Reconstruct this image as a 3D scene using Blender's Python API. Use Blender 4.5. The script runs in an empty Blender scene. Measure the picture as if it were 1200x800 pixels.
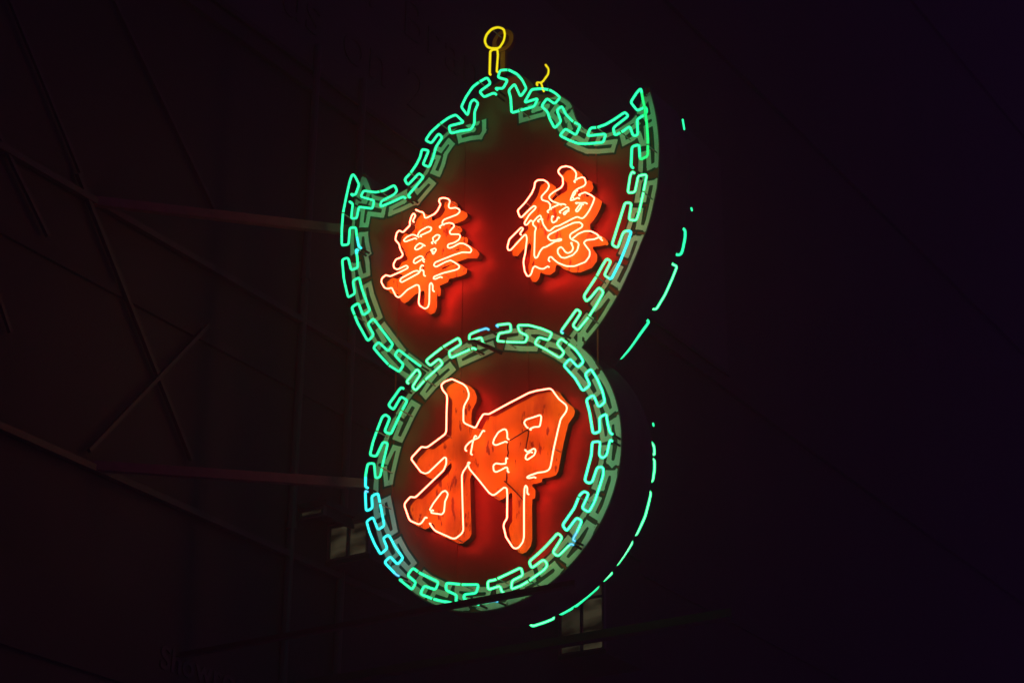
import bpy, bmesh, math, random
import numpy as np
from mathutils import Vector, Matrix
from mathutils.geometry import tessellate_polygon

# ---------------------------------------------------------------- camera, world, exposure
S = bpy.context.scene
COL = S.collection
ZC = 6.62                                   # height of the round lower disc's centre above the pavement
cam = bpy.data.objects.new('camera', bpy.data.cameras.new('camera'))
COL.objects.link(cam)
cam.data.sensor_width = 36.0
cam.data.lens = 72.0
cam.data.clip_end = 500.0
cam.matrix_world = Matrix(((0.840892,0.214843,0.496732,7.3390),(0.541128,-0.349042,-0.765082,-10.9435),(0.009007,0.912147,-0.409764,1.6007),(0,0,0,1)))
S.camera = cam

world = bpy.data.worlds.new('World'); S.world = world
world.use_nodes = True
bg = world.node_tree.nodes['Background']
bg.inputs['Color'].default_value = (0.80, 0.26, 1.40, 1)      # dim city glow of a night street
bg.inputs['Strength'].default_value = 0.034
S.view_settings.view_transform = 'Standard'
S.view_settings.look = 'None'
S.view_settings.exposure = 0.0
S.view_settings.gamma = 1.0
S.cycles.use_denoising = True
S.cycles.max_bounces = 5
S.cycles.diffuse_bounces = 3
S.cycles.transparent_max_bounces = 12
S.cycles.sample_clamp_indirect = 3.0
random.seed(5)

# ---------------------------------------------------------------- measured outlines, metres in the sign's own plane (x right, z up)
TUBES = {
 'T1':('green',[(-1.1519,1.9515),(-1.1769,2.0522),(-1.1886,2.1243),(-1.2458,2.1363),(-1.2486,2.0352),(-1.2506,1.9959),(-1.3158,2.006),(-1.3228,2.1353),(-1.3184,2.2808),(-1.2965,2.4076),(-1.267,2.5478),(-1.2452,2.6012),(-1.2194,2.575),(-1.1743,2.4877),(-1.2069,2.4081),(-1.2527,2.4285)]),
 'T2':('green',[(-1.266,2.3694),(-1.2278,2.3402),(-1.2376,2.2144),(-1.1843,2.1997),(-1.1688,2.2943),(-1.0376,2.243),(-1.0246,2.3088),(-1.1568,2.3792),(-1.1306,2.4234),(-1.0156,2.3759),(-0.9352,2.3677),(-0.8406,2.3882),(-0.8106,2.3322),(-0.8373,2.307),(-0.9595,2.2832),(-0.9655,2.2375),(-0.8508,2.2489),(-0.7528,2.2649)]),
 'T3':('green',[(-0.7094,2.2598),(-0.6486,2.3114),(-0.5689,2.3792),(-0.6134,2.4248),(-0.7128,2.3516),(-0.7464,2.4087),(-0.6927,2.4479),(-0.6397,2.5056),(-0.6062,2.5618),(-0.5926,2.6239),(-0.5289,2.5938),(-0.5803,2.4882),(-0.5205,2.4487),(-0.4876,2.5193),(-0.463,2.6071),(-0.4065,2.6708),(-0.4427,2.715),(-0.5072,2.6498),(-0.5634,2.6926),(-0.5141,2.7478),(-0.4294,2.7959),(-0.3523,2.8239),(-0.2904,2.8305),(-0.2149,2.7408),(-0.3503,2.7494),(-0.3331,2.6816),(-0.2404,2.6753),(-0.148,2.658),(-0.1183,2.7),(-0.1188,2.8028),(-0.0871,2.8665),(-0.1263,2.9121),(-0.1568,2.8958),(-0.1814,2.7892),(-0.2413,2.8817),(-0.2004,2.9541),(-0.1401,3.0241),(-0.079,3.0491),(-0.0103,3.064),(0.0213,3.0018),(-0.0774,2.9632),(-0.0381,2.9026),(0.0531,2.9104)]),
 'T4':('green',[(0.064,2.9475),(0.1325,2.9218),(0.1733,2.9823),(0.0855,3.0329),(0.1037,3.09),(0.1798,3.0688),(0.2558,3.0071),(0.3014,2.9409),(0.3393,2.8556),(0.2876,2.8028),(0.2341,2.9296),(0.1819,2.8913),(0.2015,2.8192),(0.2104,2.6891),(0.2886,2.6864),(0.4071,2.6818),(0.4399,2.74),(0.3216,2.7412),(0.384,2.834),(0.4654,2.8151),(0.539,2.7807),(0.5902,2.7355),(0.6302,2.6869),(0.583,2.648),(0.5171,2.7155),(0.4696,2.6657),(0.5211,2.603),(0.5431,2.5319),(0.5831,2.4449),(0.6373,2.4849),(0.6011,2.5923),(0.6447,2.6107),(0.677,2.533),(0.7343,2.455),(0.7984,2.4035),(0.7624,2.3338),(0.6732,2.4138),(0.6264,2.3716),(0.7052,2.3091),(0.7799,2.2586),(0.8682,2.232),(0.9874,2.2064),(1.0091,2.2692),(0.8546,2.2988),(0.8833,2.3564),(0.9397,2.3426),(1.01,2.3454),(1.0802,2.3656),(1.1677,2.3976),(1.1948,2.3578),(1.0689,2.2995),(1.0819,2.2332),(1.1481,2.2476),(1.2038,2.272),(1.2298,2.1848),(1.2675,2.1802),(1.263,2.309),(1.3217,2.3253),(1.3426,2.3395),(1.3368,2.3898),(1.2677,2.3767),(1.2139,2.4632),(1.2635,2.5244),(1.2986,2.5516),(1.3078,2.4893),(1.3263,2.3792),(1.3408,2.2505),(1.3461,2.1119),(1.3422,1.9908),(1.2808,1.9785),(1.2763,2.1022),(1.2181,2.1027),(1.2132,2.0154),(1.2086,1.9489)]),
 'T5':('mint',[(1.2181,1.9055),(1.2006,1.8768),(1.178,1.7486),(1.2355,1.7356),(1.2649,1.8581),(1.3325,1.8486),(1.3103,1.7511),(1.2955,1.6886),(1.2664,1.5771),(1.2417,1.5145),(1.1847,1.5368),(1.2071,1.6602),(1.1564,1.6777),(1.1245,1.5899),(1.0467,1.3793),(1.0938,1.3437),(1.1359,1.4476),(1.1564,1.4586),(1.2034,1.4425),(1.1682,1.3534),(1.1056,1.2261),(1.078,1.1811),(1.0367,1.117),(0.983,1.1633),(1.0384,1.2567),(1.0048,1.2852),(0.9703,1.2417),(0.9219,1.1692),(0.8184,1.0455),(0.8386,0.9982),(0.8729,1.0189),(0.9415,1.0828),(0.9783,1.0378),(0.9199,0.9555),(0.8582,0.8804),(0.7693,0.799),(0.7285,0.8442),(0.7972,0.9275),(0.7632,0.9618),(0.6323,0.8221)]),
 'T6':('green',[(-1.1792,1.9371),(-1.1641,1.8756),(-1.1512,1.7756),(-1.2148,1.7706),(-1.2488,1.8835),(-1.3052,1.8839),(-1.2799,1.7124),(-1.2312,1.5474),(-1.1684,1.5634),(-1.194,1.6762),(-1.135,1.6895),(-1.1063,1.5902),(-1.0219,1.3868),(-1.0836,1.3635),(-1.1324,1.477),(-1.1948,1.4573),(-1.1323,1.3162),(-1.0301,1.143),(-0.9773,1.1787),(-1.0366,1.2827),(-0.9874,1.3158),(-0.9254,1.2317),(-0.7989,1.0613),(-0.8391,1.0163),(-0.9317,1.113),(-0.9766,1.079),(-0.9234,1.012),(-0.8267,0.9017),(-0.7326,0.8298),(-0.6967,0.8787),(-0.78,0.9721),(-0.7472,1.0084),(-0.6608,0.931),(-0.5677,0.8493)]),
 'R1':('mint',[(-0.6687,0.7353),(-0.5741,0.8174),(-0.5426,0.7703),(-0.6144,0.6867),(-0.5833,0.65),(-0.5036,0.7151),(-0.3509,0.8064),(-0.3855,0.8542),(-0.4622,0.8152),(-0.5009,0.8641),(-0.435,0.899),(-0.3545,0.937),(-0.274,0.9615),(-0.2193,0.9786),(-0.196,0.9232),(-0.3015,0.888),(-0.2854,0.8345),(-0.198,0.8507),(-0.0892,0.8684)]),
 'R2':('mint',[(0.0171,0.9954),(-0.0625,0.9912),(-0.1278,0.9802),(-0.1268,0.9301),(-0.0253,0.9359),(-0.0099,0.8861)]),
 'R3':('mint',[(0.0963,0.9996),(0.2181,0.9834),(0.2259,0.9223),(0.1224,0.9306),(0.1088,0.8746),(0.2339,0.8366),(0.3471,0.8087),(0.3643,0.8534),(0.297,0.8988),(0.2788,0.9556),(0.3743,0.9326),(0.4797,0.8812),(0.5632,0.8289),(0.5356,0.7805),(0.452,0.8229),(0.4208,0.7816),(0.5149,0.7144),(0.6252,0.6248),(0.6629,0.6576),(0.6012,0.7393),(0.6357,0.7697),(0.7482,0.6633),(0.7886,0.603),(0.8154,0.5525),(0.7713,0.5215),(0.7072,0.6027),(0.656,0.5636),(0.7473,0.4481),(0.8074,0.3408),(0.8645,0.3719),(0.8249,0.4622),(0.8721,0.4892),(0.9215,0.4029),(0.9604,0.3071),(0.9794,0.2226),(0.9295,0.1964),(0.8906,0.2945),(0.8337,0.2728),(0.8597,0.1743),(0.8849,0.0155),(0.9377,0.0198),(0.9354,0.1213),(0.9883,0.1377),(0.9973,0.0654),(1.0161,-0.0055)]),
 'R4':('teal',[(1.0142,-0.0537),(0.9882,-0.1572),(0.9554,-0.1747),(0.9295,-0.1454),(0.9403,-0.0507),(0.8778,-0.041),(0.8705,-0.1336),(0.8166,-0.3039),(0.8493,-0.3282),(0.8755,-0.3242),(0.9156,-0.227),(0.9612,-0.236),(0.9606,-0.2898),(0.9272,-0.3789),(0.8939,-0.4618),(0.8478,-0.5303),(0.7958,-0.4911),(0.8488,-0.3998),(0.8129,-0.3751),(0.7766,-0.3981),(0.7368,-0.4802),(0.6443,-0.5823),(0.6771,-0.6296),(0.7562,-0.5491),(0.7953,-0.5799),(0.7623,-0.6389),(0.7229,-0.6966)]),
 'R5':('mint',[(0.7097,-0.7208),(0.6112,-0.7919),(0.5683,-0.7581),(0.6442,-0.6651),(0.6079,-0.6292),(0.5782,-0.6565),(0.5186,-0.7052),(0.4523,-0.75),(0.3857,-0.7889),(0.4061,-0.8395),(0.4989,-0.7933),(0.5321,-0.8342),(0.5058,-0.865),(0.3866,-0.9215),(0.3201,-0.9458),(0.2464,-0.9574),(0.2525,-0.8996),(0.3395,-0.8756),(0.3223,-0.8196),(0.2182,-0.8467),(0.1169,-0.8715),(0.0589,-0.8709),(0.0633,-0.9309),(0.1583,-0.9196),(0.1724,-0.9632)]),
 'R6':('teal',[(-0.0309,-1.0106),(0.0511,-1.0146),(0.119,-1.0135)]),
 'R7':('green',[(-0.1316,-0.9621),(-0.1288,-0.9328),(-0.0323,-0.9393),(-0.0128,-0.883),(-0.1443,-0.8617),(-0.2776,-0.828),(-0.2797,-0.8787),(-0.1878,-0.9293),(-0.1972,-0.9696)]),
 'R8':('green',[(-0.2459,-0.9691),(-0.3092,-0.9519),(-0.3801,-0.9257),(-0.4915,-0.8719),(-0.4612,-0.8193),(-0.3644,-0.8621),(-0.3412,-0.8116),(-0.5,-0.7218),(-0.5589,-0.6753),(-0.604,-0.7199),(-0.5301,-0.7838),(-0.5606,-0.8305),(-0.6718,-0.7393)]),
 'R9':('cyan',[(-0.6986,-0.7012),(-0.805,-0.5939),(-0.7589,-0.5583),(-0.6906,-0.6287),(-0.645,-0.5901),(-0.7177,-0.494),(-0.7766,-0.3962),(-0.8237,-0.413),(-0.7835,-0.495),(-0.8408,-0.5288),(-0.8962,-0.4442),(-0.9451,-0.3475),(-0.9752,-0.263),(-0.9203,-0.2412),(-0.871,-0.3449),(-0.8165,-0.3232),(-0.8609,-0.1535),(-0.8832,-0.0695),(-0.9388,-0.0815),(-0.9271,-0.1731),(-0.9826,-0.1852),(-0.9976,-0.0286)]),
 'R10':('green',[(-0.9975,0.0004),(-0.9995,0.0913),(-0.9845,0.1728),(-0.9275,0.1648),(-0.9109,0.0483),(-0.8698,0.05),(-0.8577,0.1154),(-0.8128,0.2948),(-0.8549,0.3132),(-0.9108,0.2135),(-0.9685,0.2349),(-0.9463,0.3286),(-0.9157,0.4077),(-0.871,0.5105),(-0.8412,0.5207),(-0.802,0.486),(-0.8469,0.3901),(-0.7892,0.3585),(-0.6981,0.5199),(-0.6521,0.5891),(-0.7099,0.6314),(-0.7741,0.5427),(-0.8213,0.5893),(-0.7127,0.7051)])}
TIES = {'T3':[(-0.6927,2.4479,0.8077,0.5896),(-0.4294,2.7959,0.8696,0.4938),(-0.079,3.0491,0.9255,0.3787)],'T4':[(0.1798,3.0688,0.9633,-0.2684),(0.2886,2.6864,0.9994,-0.0345),(0.539,2.7807,0.9059,-0.4234),(0.7496,2.4427,0.7796,-0.6263),(0.9397,2.3426,0.9713,-0.2377),(1.1343,2.2446,0.9771,0.2126),(1.345,2.0781,-0.0322,-0.9995)],'T5':[(1.3029,1.7198,-0.2304,-0.9731),(0.9219,1.1692,-0.5552,-0.8317),(0.8582,0.8804,-0.6348,-0.7727)],'T6':[(-1.1598,1.3782,0.405,-0.9143),(-0.8267,0.9017,0.6592,-0.7519)],'R1':[(-0.3545,0.937,0.9043,0.4269),(-0.5036,0.7151,0.7745,0.6326),(-0.1109,0.8649,0.987,0.1606)],'R3':[(0.1845,0.8516,0.9568,-0.2906),(0.694,0.7145,0.7265,-0.6871)],'R4':[(0.7711,-0.4095,-0.4362,-0.8998)],'R5':[(0.3866,-0.9215,-0.9036,-0.4283),(0.1369,-0.8666,-0.9713,-0.2378)],'R7':[(-0.1511,-0.86,-0.9695,0.2451)],'R8':[(-0.5066,-0.7166,-0.7849,0.6196),(-0.3801,-0.9257,-0.938,0.3466)],'R9':[(-0.8609,-0.1535,-0.2531,0.9674)],'R10':[(-0.8577,0.1154,0.1819,0.9833),(-0.9157,0.4077,0.3608,0.9326),(-0.6981,0.5199,0.4915,0.8709)],'T2':[(-0.9672,2.371,0.9948,-0.1015)],'T1':[(-1.3184,2.2808,0.0302,0.9995)]}
FILL = [[(-0.7528,2.2649),(-0.7094,2.2598)],[(0.0531,2.9104),(0.064,2.9475)],[(1.2086,1.9489),(1.2181,1.9055)],[(-1.1519,1.9515),(-1.1792,1.9371)],[(-0.0892,0.8684),(-0.0099,0.8861)],[(0.0171,0.9954),(0.0963,0.9996)],[(1.0161,-0.0055),(1.0142,-0.0537)],[(0.7229,-0.6966),(0.7097,-0.7208)],[(0.1724,-0.9632),(0.119,-1.0135),(-0.1316,-0.9621),(-0.0309,-1.0106)],[(-0.1972,-0.9696),(-0.2459,-0.9691)],[(-0.6718,-0.7393),(-0.6986,-0.7012)],[(-0.9976,-0.0286),(-0.9975,0.0004)],[(-0.7127,0.7051),(-0.6687,0.7353)],[(-0.5677,0.8493),(-0.5137,0.797)],[(0.6323,0.8221),(0.6666,0.7721)],[(0.2464,-0.9574),(0.1862,-0.9889),(0.119,-1.0135)],[(-0.6571,0.8295),(-0.7467,0.8029)],[(0.7079,0.833),(0.7076,0.7495)]]
CHARS = {
 'ya':[[(-0.4665,-0.3237),(-0.4977,-0.3617),(-0.5228,-0.3665),(-0.5929,-0.3289),(-0.6083,-0.3073),(-0.6484,-0.2088),(-0.6455,-0.1872),(-0.5994,-0.1497),(-0.5588,-0.1624),(-0.5409,-0.1531),(-0.3212,-0.0058),(-0.3008,0.0376),(-0.3019,0.0791),(-0.3166,0.0896),(-0.4515,0.0006),(-0.4805,-0.0001),(-0.5176,0.0199),(-0.602,0.1293),(-0.5953,0.1472),(-0.5165,0.2073),(-0.4795,0.1946),(-0.4576,0.1966),(-0.3177,0.2611),(-0.3074,0.2814),(-0.3086,0.4107),(-0.3067,0.5271),(-0.3111,0.5575),(-0.349,0.605),(-0.3611,0.6438),(-0.3323,0.6636),(-0.2739,0.6703),(-0.2591,0.6637),(-0.1706,0.608),(-0.1409,0.5754),(-0.1218,0.5258),(-0.1248,0.494),(-0.1596,0.4434),(-0.1662,0.4125),(-0.1641,0.3221),(-0.1494,0.3062),(-0.0698,0.2575),(-0.0556,0.261),(-0.028,0.3062),(-0.0002,0.3418),(0.0139,0.3439),(0.0495,0.3344),(0.2038,0.3778),(0.3777,0.4226),(0.44,0.4248),(0.5431,0.4179),(0.5637,0.4039),(0.5842,0.371),(0.6183,0.3227),(0.6724,0.2703),(0.6825,0.2463),(0.6757,0.2198),(0.6317,0.1732),(0.6114,0.103),(0.5777,-0.0258),(0.5509,-0.1553),(0.5374,-0.174),(0.5037,-0.1796),(0.4496,-0.1752),(0.3817,-0.1834),(0.3614,-0.1935),(0.3818,-0.2018),(0.4226,-0.2005)],[(-0.4326,-0.3734),(-0.3952,-0.4235),(-0.3732,-0.4429),(-0.2364,-0.5193),(-0.2081,-0.5243),(-0.1596,-0.4992),(-0.146,-0.4771),(-0.1553,-0.3156),(-0.1653,-0.1272),(-0.1679,-0.0767),(-0.1558,-0.0477),(-0.1211,-0.0105),(-0.1159,0.0136)],[(-0.1215,0.0084),(-0.1063,-0.0385),(-0.0268,-0.1352),(0.0589,-0.2445),(0.0906,-0.2689),(0.1148,-0.2643),(0.1834,-0.2281),(0.2042,-0.2413),(0.2083,-0.2911),(0.2082,-0.4555),(0.1866,-0.4819),(0.18,-0.505),(0.2016,-0.5872),(0.2568,-0.6688),(0.2773,-0.6813),(0.3042,-0.677),(0.3343,-0.6464),(0.3442,-0.6123),(0.3423,-0.3771),(0.3449,-0.2681),(0.3549,-0.2455),(0.3687,-0.2665),(0.3676,-0.3089)],[(0.0019,0.2235),(-0.0327,0.1768),(-0.0751,0.1696),(-0.1105,0.1579),(-0.142,0.1326),(-0.145,0.1078)],[(-0.0651,0.1993),(-0.0819,0.152),(-0.098,0.0699)],[(0.2034,0.122),(0.2029,0.1629),(0.1921,0.1903),(0.1711,0.1978),(0.1292,0.1844),(0.0948,0.1411),(0.0848,0.1085),(0.1096,0.0909),(0.1897,0.1028)],[(0.3587,0.1744),(0.3377,0.2101),(0.3514,0.2293),(0.4065,0.2333),(0.4683,0.239),(0.4786,0.2243),(0.4686,0.1639),(0.4584,0.1536),(0.4207,0.1614),(0.3829,0.1537)],[(0.1946,-0.0169),(0.1951,-0.0605),(0.1535,-0.0553),(0.1115,-0.0408),(0.0908,-0.0523),(0.0948,-0.0904),(0.1125,-0.1063),(0.154,-0.0989),(0.1955,-0.0853),(0.2094,-0.0943),(0.2062,-0.1184)],[(0.3448,0.012),(0.3669,-0.011),(0.4215,0.0058),(0.4352,-0.0124),(0.4218,-0.0437),(0.3673,-0.0668),(0.3501,-0.0541),(0.3601,-0.0252),(0.3943,-0.0134)],[(-0.432,-0.277),(-0.401,-0.2327),(-0.3312,-0.1644),(-0.3026,-0.1604),(-0.2805,-0.1865),(-0.287,-0.2103),(-0.3041,-0.2383),(-0.3092,-0.312),(-0.3265,-0.3306),(-0.4205,-0.301),(-0.4139,-0.2803)]],
 'wa':[[(-0.6351,2.1228),(-0.5905,2.0911),(-0.567,2.0824),(-0.5546,2.0597),(-0.5475,2.0284),(-0.5303,2.0237),(-0.4615,2.0367),(-0.433,2.058),(-0.406,2.1039),(-0.4236,2.1302),(-0.4189,2.1532),(-0.3843,2.1506),(-0.3433,2.1319),(-0.3228,2.1076),(-0.3363,2.0687),(-0.3243,2.0455),(-0.2709,2.0369),(-0.2363,2.0117),(-0.2328,1.9917),(-0.2581,1.9754),(-0.3716,1.9665),(-0.388,1.9526),(-0.386,1.9337)],[(-0.416,1.9179),(-0.382,1.9298),(-0.325,1.9276),(-0.2905,1.9104),(-0.2785,1.886),(-0.3231,1.8532),(-0.3111,1.8289),(-0.2367,1.8088),(-0.2228,1.7918),(-0.2357,1.7639),(-0.2752,1.7508),(-0.3317,1.7519),(-0.3365,1.7323),(-0.3195,1.7166),(-0.2857,1.7188),(-0.2297,1.733),(-0.1897,1.7196),(-0.1442,1.6839),(-0.1212,1.6522),(-0.1319,1.6316),(-0.2054,1.6537),(-0.284,1.6509),(-0.442,1.6347),(-0.4558,1.6154),(-0.4347,1.5939),(-0.3507,1.6136),(-0.3056,1.615),(-0.2712,1.5901),(-0.2254,1.5499),(-0.2301,1.5305),(-0.2584,1.5247),(-0.3709,1.5283),(-0.4499,1.5203),(-0.4548,1.5056),(-0.4379,1.4964),(-0.3898,1.5048)],[(-0.6583,2.0326),(-0.6332,2.0707),(-0.6489,2.0965),(-0.6686,2.0805),(-0.6847,2.0312),(-0.6806,2.0037),(-0.7087,1.9842),(-0.7429,1.9614),(-0.7791,1.9876),(-0.802,1.9724),(-0.8117,1.9214),(-0.8058,1.9106),(-0.7745,1.8702),(-0.7644,1.8306),(-0.7359,1.7749),(-0.753,1.7561),(-0.7995,1.7521),(-0.8215,1.7183),(-0.8139,1.6846),(-0.7843,1.6636),(-0.7036,1.677),(-0.6853,1.6617),(-0.691,1.6499),(-0.7539,1.6374),(-0.8465,1.624),(-0.8887,1.6454),(-0.9232,1.6282),(-0.9275,1.6026),(-0.9214,1.587),(-0.8961,1.5441),(-0.8658,1.5259),(-0.8285,1.527),(-0.7875,1.4484),(-0.7636,1.4299),(-0.7408,1.4367),(-0.6846,1.4746),(-0.6049,1.494),(-0.5816,1.4826),(-0.5741,1.4419),(-0.58,1.3449),(-0.5699,1.317),(-0.5233,1.2795),(-0.4956,1.2856),(-0.4852,1.3166),(-0.4868,1.4661),(-0.4728,1.4784),(-0.4585,1.4541),(-0.4572,1.4097)],[(-0.6298,1.8832),(-0.7226,1.8762),(-0.735,1.8951),(-0.7061,1.9144),(-0.6598,1.9204),(-0.6307,1.9075)],[(-0.6101,1.8935),(-0.5964,1.9217),(-0.579,1.9333),(-0.5164,1.9481),(-0.4813,1.9279),(-0.492,1.904),(-0.5877,1.891)],[(-0.4829,1.8064),(-0.4601,1.8108),(-0.4725,1.8409),(-0.4334,1.8592),(-0.404,1.8435),(-0.4207,1.8164),(-0.4545,1.8016)],[(-0.5581,1.8124),(-0.5872,1.8307),(-0.6213,1.8137),(-0.6322,1.7955),(-0.6147,1.7803),(-0.5689,1.7892),(-0.5518,1.8058)],[(-0.4872,1.7464),(-0.4469,1.7512),(-0.435,1.7326),(-0.463,1.703),(-0.4755,1.7377)],[(-0.5536,1.6743),(-0.5516,1.7053),(-0.5782,1.7228),(-0.6292,1.7103),(-0.6399,1.6864),(-0.6225,1.6713),(-0.5542,1.6934)],[(-0.6027,1.6089),(-0.6319,1.6108),(-0.7464,1.583),(-0.7573,1.5648),(-0.7388,1.5468),(-0.5903,1.582),(-0.5739,1.5959),(-0.575,1.6275),(-0.561,1.6448)],[(-0.5414,1.5562),(-0.5426,1.5934),(-0.5667,1.6065)]],
 'tak':[[(0.3826,1.7541),(0.3532,1.7258),(0.3366,1.7283),(0.3286,1.7456),(0.3686,1.7991),(0.4224,1.8358),(0.4252,1.8501),(0.4115,1.8622),(0.3849,1.851),(0.3036,1.7965),(0.2875,1.8113),(0.2733,1.8511),(0.2732,1.8649),(0.3353,1.9098),(0.3892,1.9673),(0.4107,2.0084),(0.4184,2.0528),(0.443,2.0617),(0.4921,2.0475),(0.5245,2.0174),(0.5375,1.9873),(0.5247,1.9599),(0.4709,1.9186),(0.4761,1.8909),(0.5299,1.8606),(0.5485,1.8293),(0.5436,1.8054)],[(0.5193,1.7861),(0.5621,1.805),(0.626,1.8145),(0.6635,1.8053)],[(0.626,1.8158),(0.562,1.8564),(0.5355,1.89),(0.5405,1.9092),(0.5726,1.9255),(0.6368,1.9437),(0.6532,1.9645),(0.6504,2.0226),(0.6155,2.0687),(0.6126,2.0903),(0.6369,2.1096),(0.6797,2.1061),(0.7223,2.0818),(0.7541,2.0442),(0.7645,2.015),(0.7566,1.9815)],[(0.7424,1.965),(0.7714,1.9772),(0.8137,1.978),(0.8319,1.9645),(0.8421,1.9205),(0.8294,1.9037),(0.771,1.8951),(0.7393,1.8781),(0.718,1.833),(0.713,1.8194),(0.739,1.8168),(0.7763,1.8247)],[(0.7605,1.8913),(0.7519,1.8595),(0.7286,1.8422)],[(0.7813,1.8457),(0.834,1.8512),(0.8812,1.8154),(0.9122,1.7835),(0.8959,1.7421),(0.8712,1.7004),(0.8432,1.6678),(0.8173,1.6493),(0.8013,1.6537),(0.77,1.6752),(0.7385,1.6711),(0.6224,1.6448),(0.5856,1.6474),(0.5431,1.623),(0.5218,1.6342),(0.4896,1.6885),(0.473,1.7443),(0.4629,1.773),(0.4393,1.7638),(0.4014,1.7332),(0.4015,1.7126),(0.4289,1.6799),(0.4183,1.6521),(0.4136,1.4651),(0.4244,1.4387),(0.4408,1.4445),(0.4619,1.4847),(0.4881,1.5081),(0.5094,1.5051),(0.5941,1.5303),(0.6258,1.5218),(0.6441,1.5296),(0.6258,1.5393),(0.5941,1.5363),(0.5518,1.5443),(0.5305,1.5676),(0.5255,1.5825),(0.5411,1.5985),(0.6365,1.6179),(0.7418,1.635),(0.7907,1.6243),(0.8142,1.5997),(0.8065,1.5817),(0.7171,1.5557),(0.7065,1.5384),(0.7169,1.5134),(0.7691,1.4767),(0.7822,1.4578),(0.7688,1.4115),(0.7325,1.3838),(0.6677,1.3776),(0.6363,1.3912),(0.6103,1.43),(0.6075,1.4609),(0.6314,1.4747),(0.6468,1.4632),(0.6734,1.4214),(0.6943,1.4079),(0.7257,1.4149),(0.7362,1.4421),(0.7155,1.4877)],[(0.7225,1.5093),(0.7798,1.5387),(0.832,1.5446),(0.879,1.5319),(0.9303,1.4933),(0.9608,1.4452)],[(0.9528,1.4673),(0.9039,1.4605),(0.8419,1.4719),(0.821,1.4575),(0.8415,1.4221),(0.8695,1.3801),(0.8685,1.3407),(0.8338,1.3036),(0.744,1.294),(0.6815,1.3102),(0.6117,1.3549),(0.5731,1.395),(0.5576,1.4165),(0.5386,1.4188),(0.5308,1.3961)],[(0.526,1.3519),(0.4943,1.3381),(0.4625,1.3484),(0.4198,1.3795),(0.4035,1.369),(0.393,1.3315),(0.3775,1.3128),(0.3561,1.3183),(0.3344,1.3614),(0.3231,1.435),(0.3279,1.4641),(0.3383,1.5019),(0.3512,1.6104),(0.3481,1.635),(0.3401,1.6529),(0.3214,1.6422),(0.2139,1.5585),(0.1921,1.567),(0.186,1.5919),(0.202,1.6491),(0.3042,1.7187),(0.321,1.7018),(0.2909,1.6689)],[(0.621,1.7545),(0.6684,1.7719),(0.6896,1.7762),(0.7029,1.7521),(0.6634,1.7175),(0.6542,1.735),(0.6895,1.749)],[(0.5622,1.7401),(0.5572,1.7061),(0.5679,1.68),(0.5998,1.6889),(0.6104,1.7166)],[(0.7551,1.7898),(0.802,1.7739),(0.839,1.7662)],[(0.7971,1.7726),(0.7548,1.7261),(0.7702,1.7117),(0.8018,1.7435),(0.8076,1.7669)],[(0.4394,1.733),(0.4716,1.7426)]]}
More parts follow.
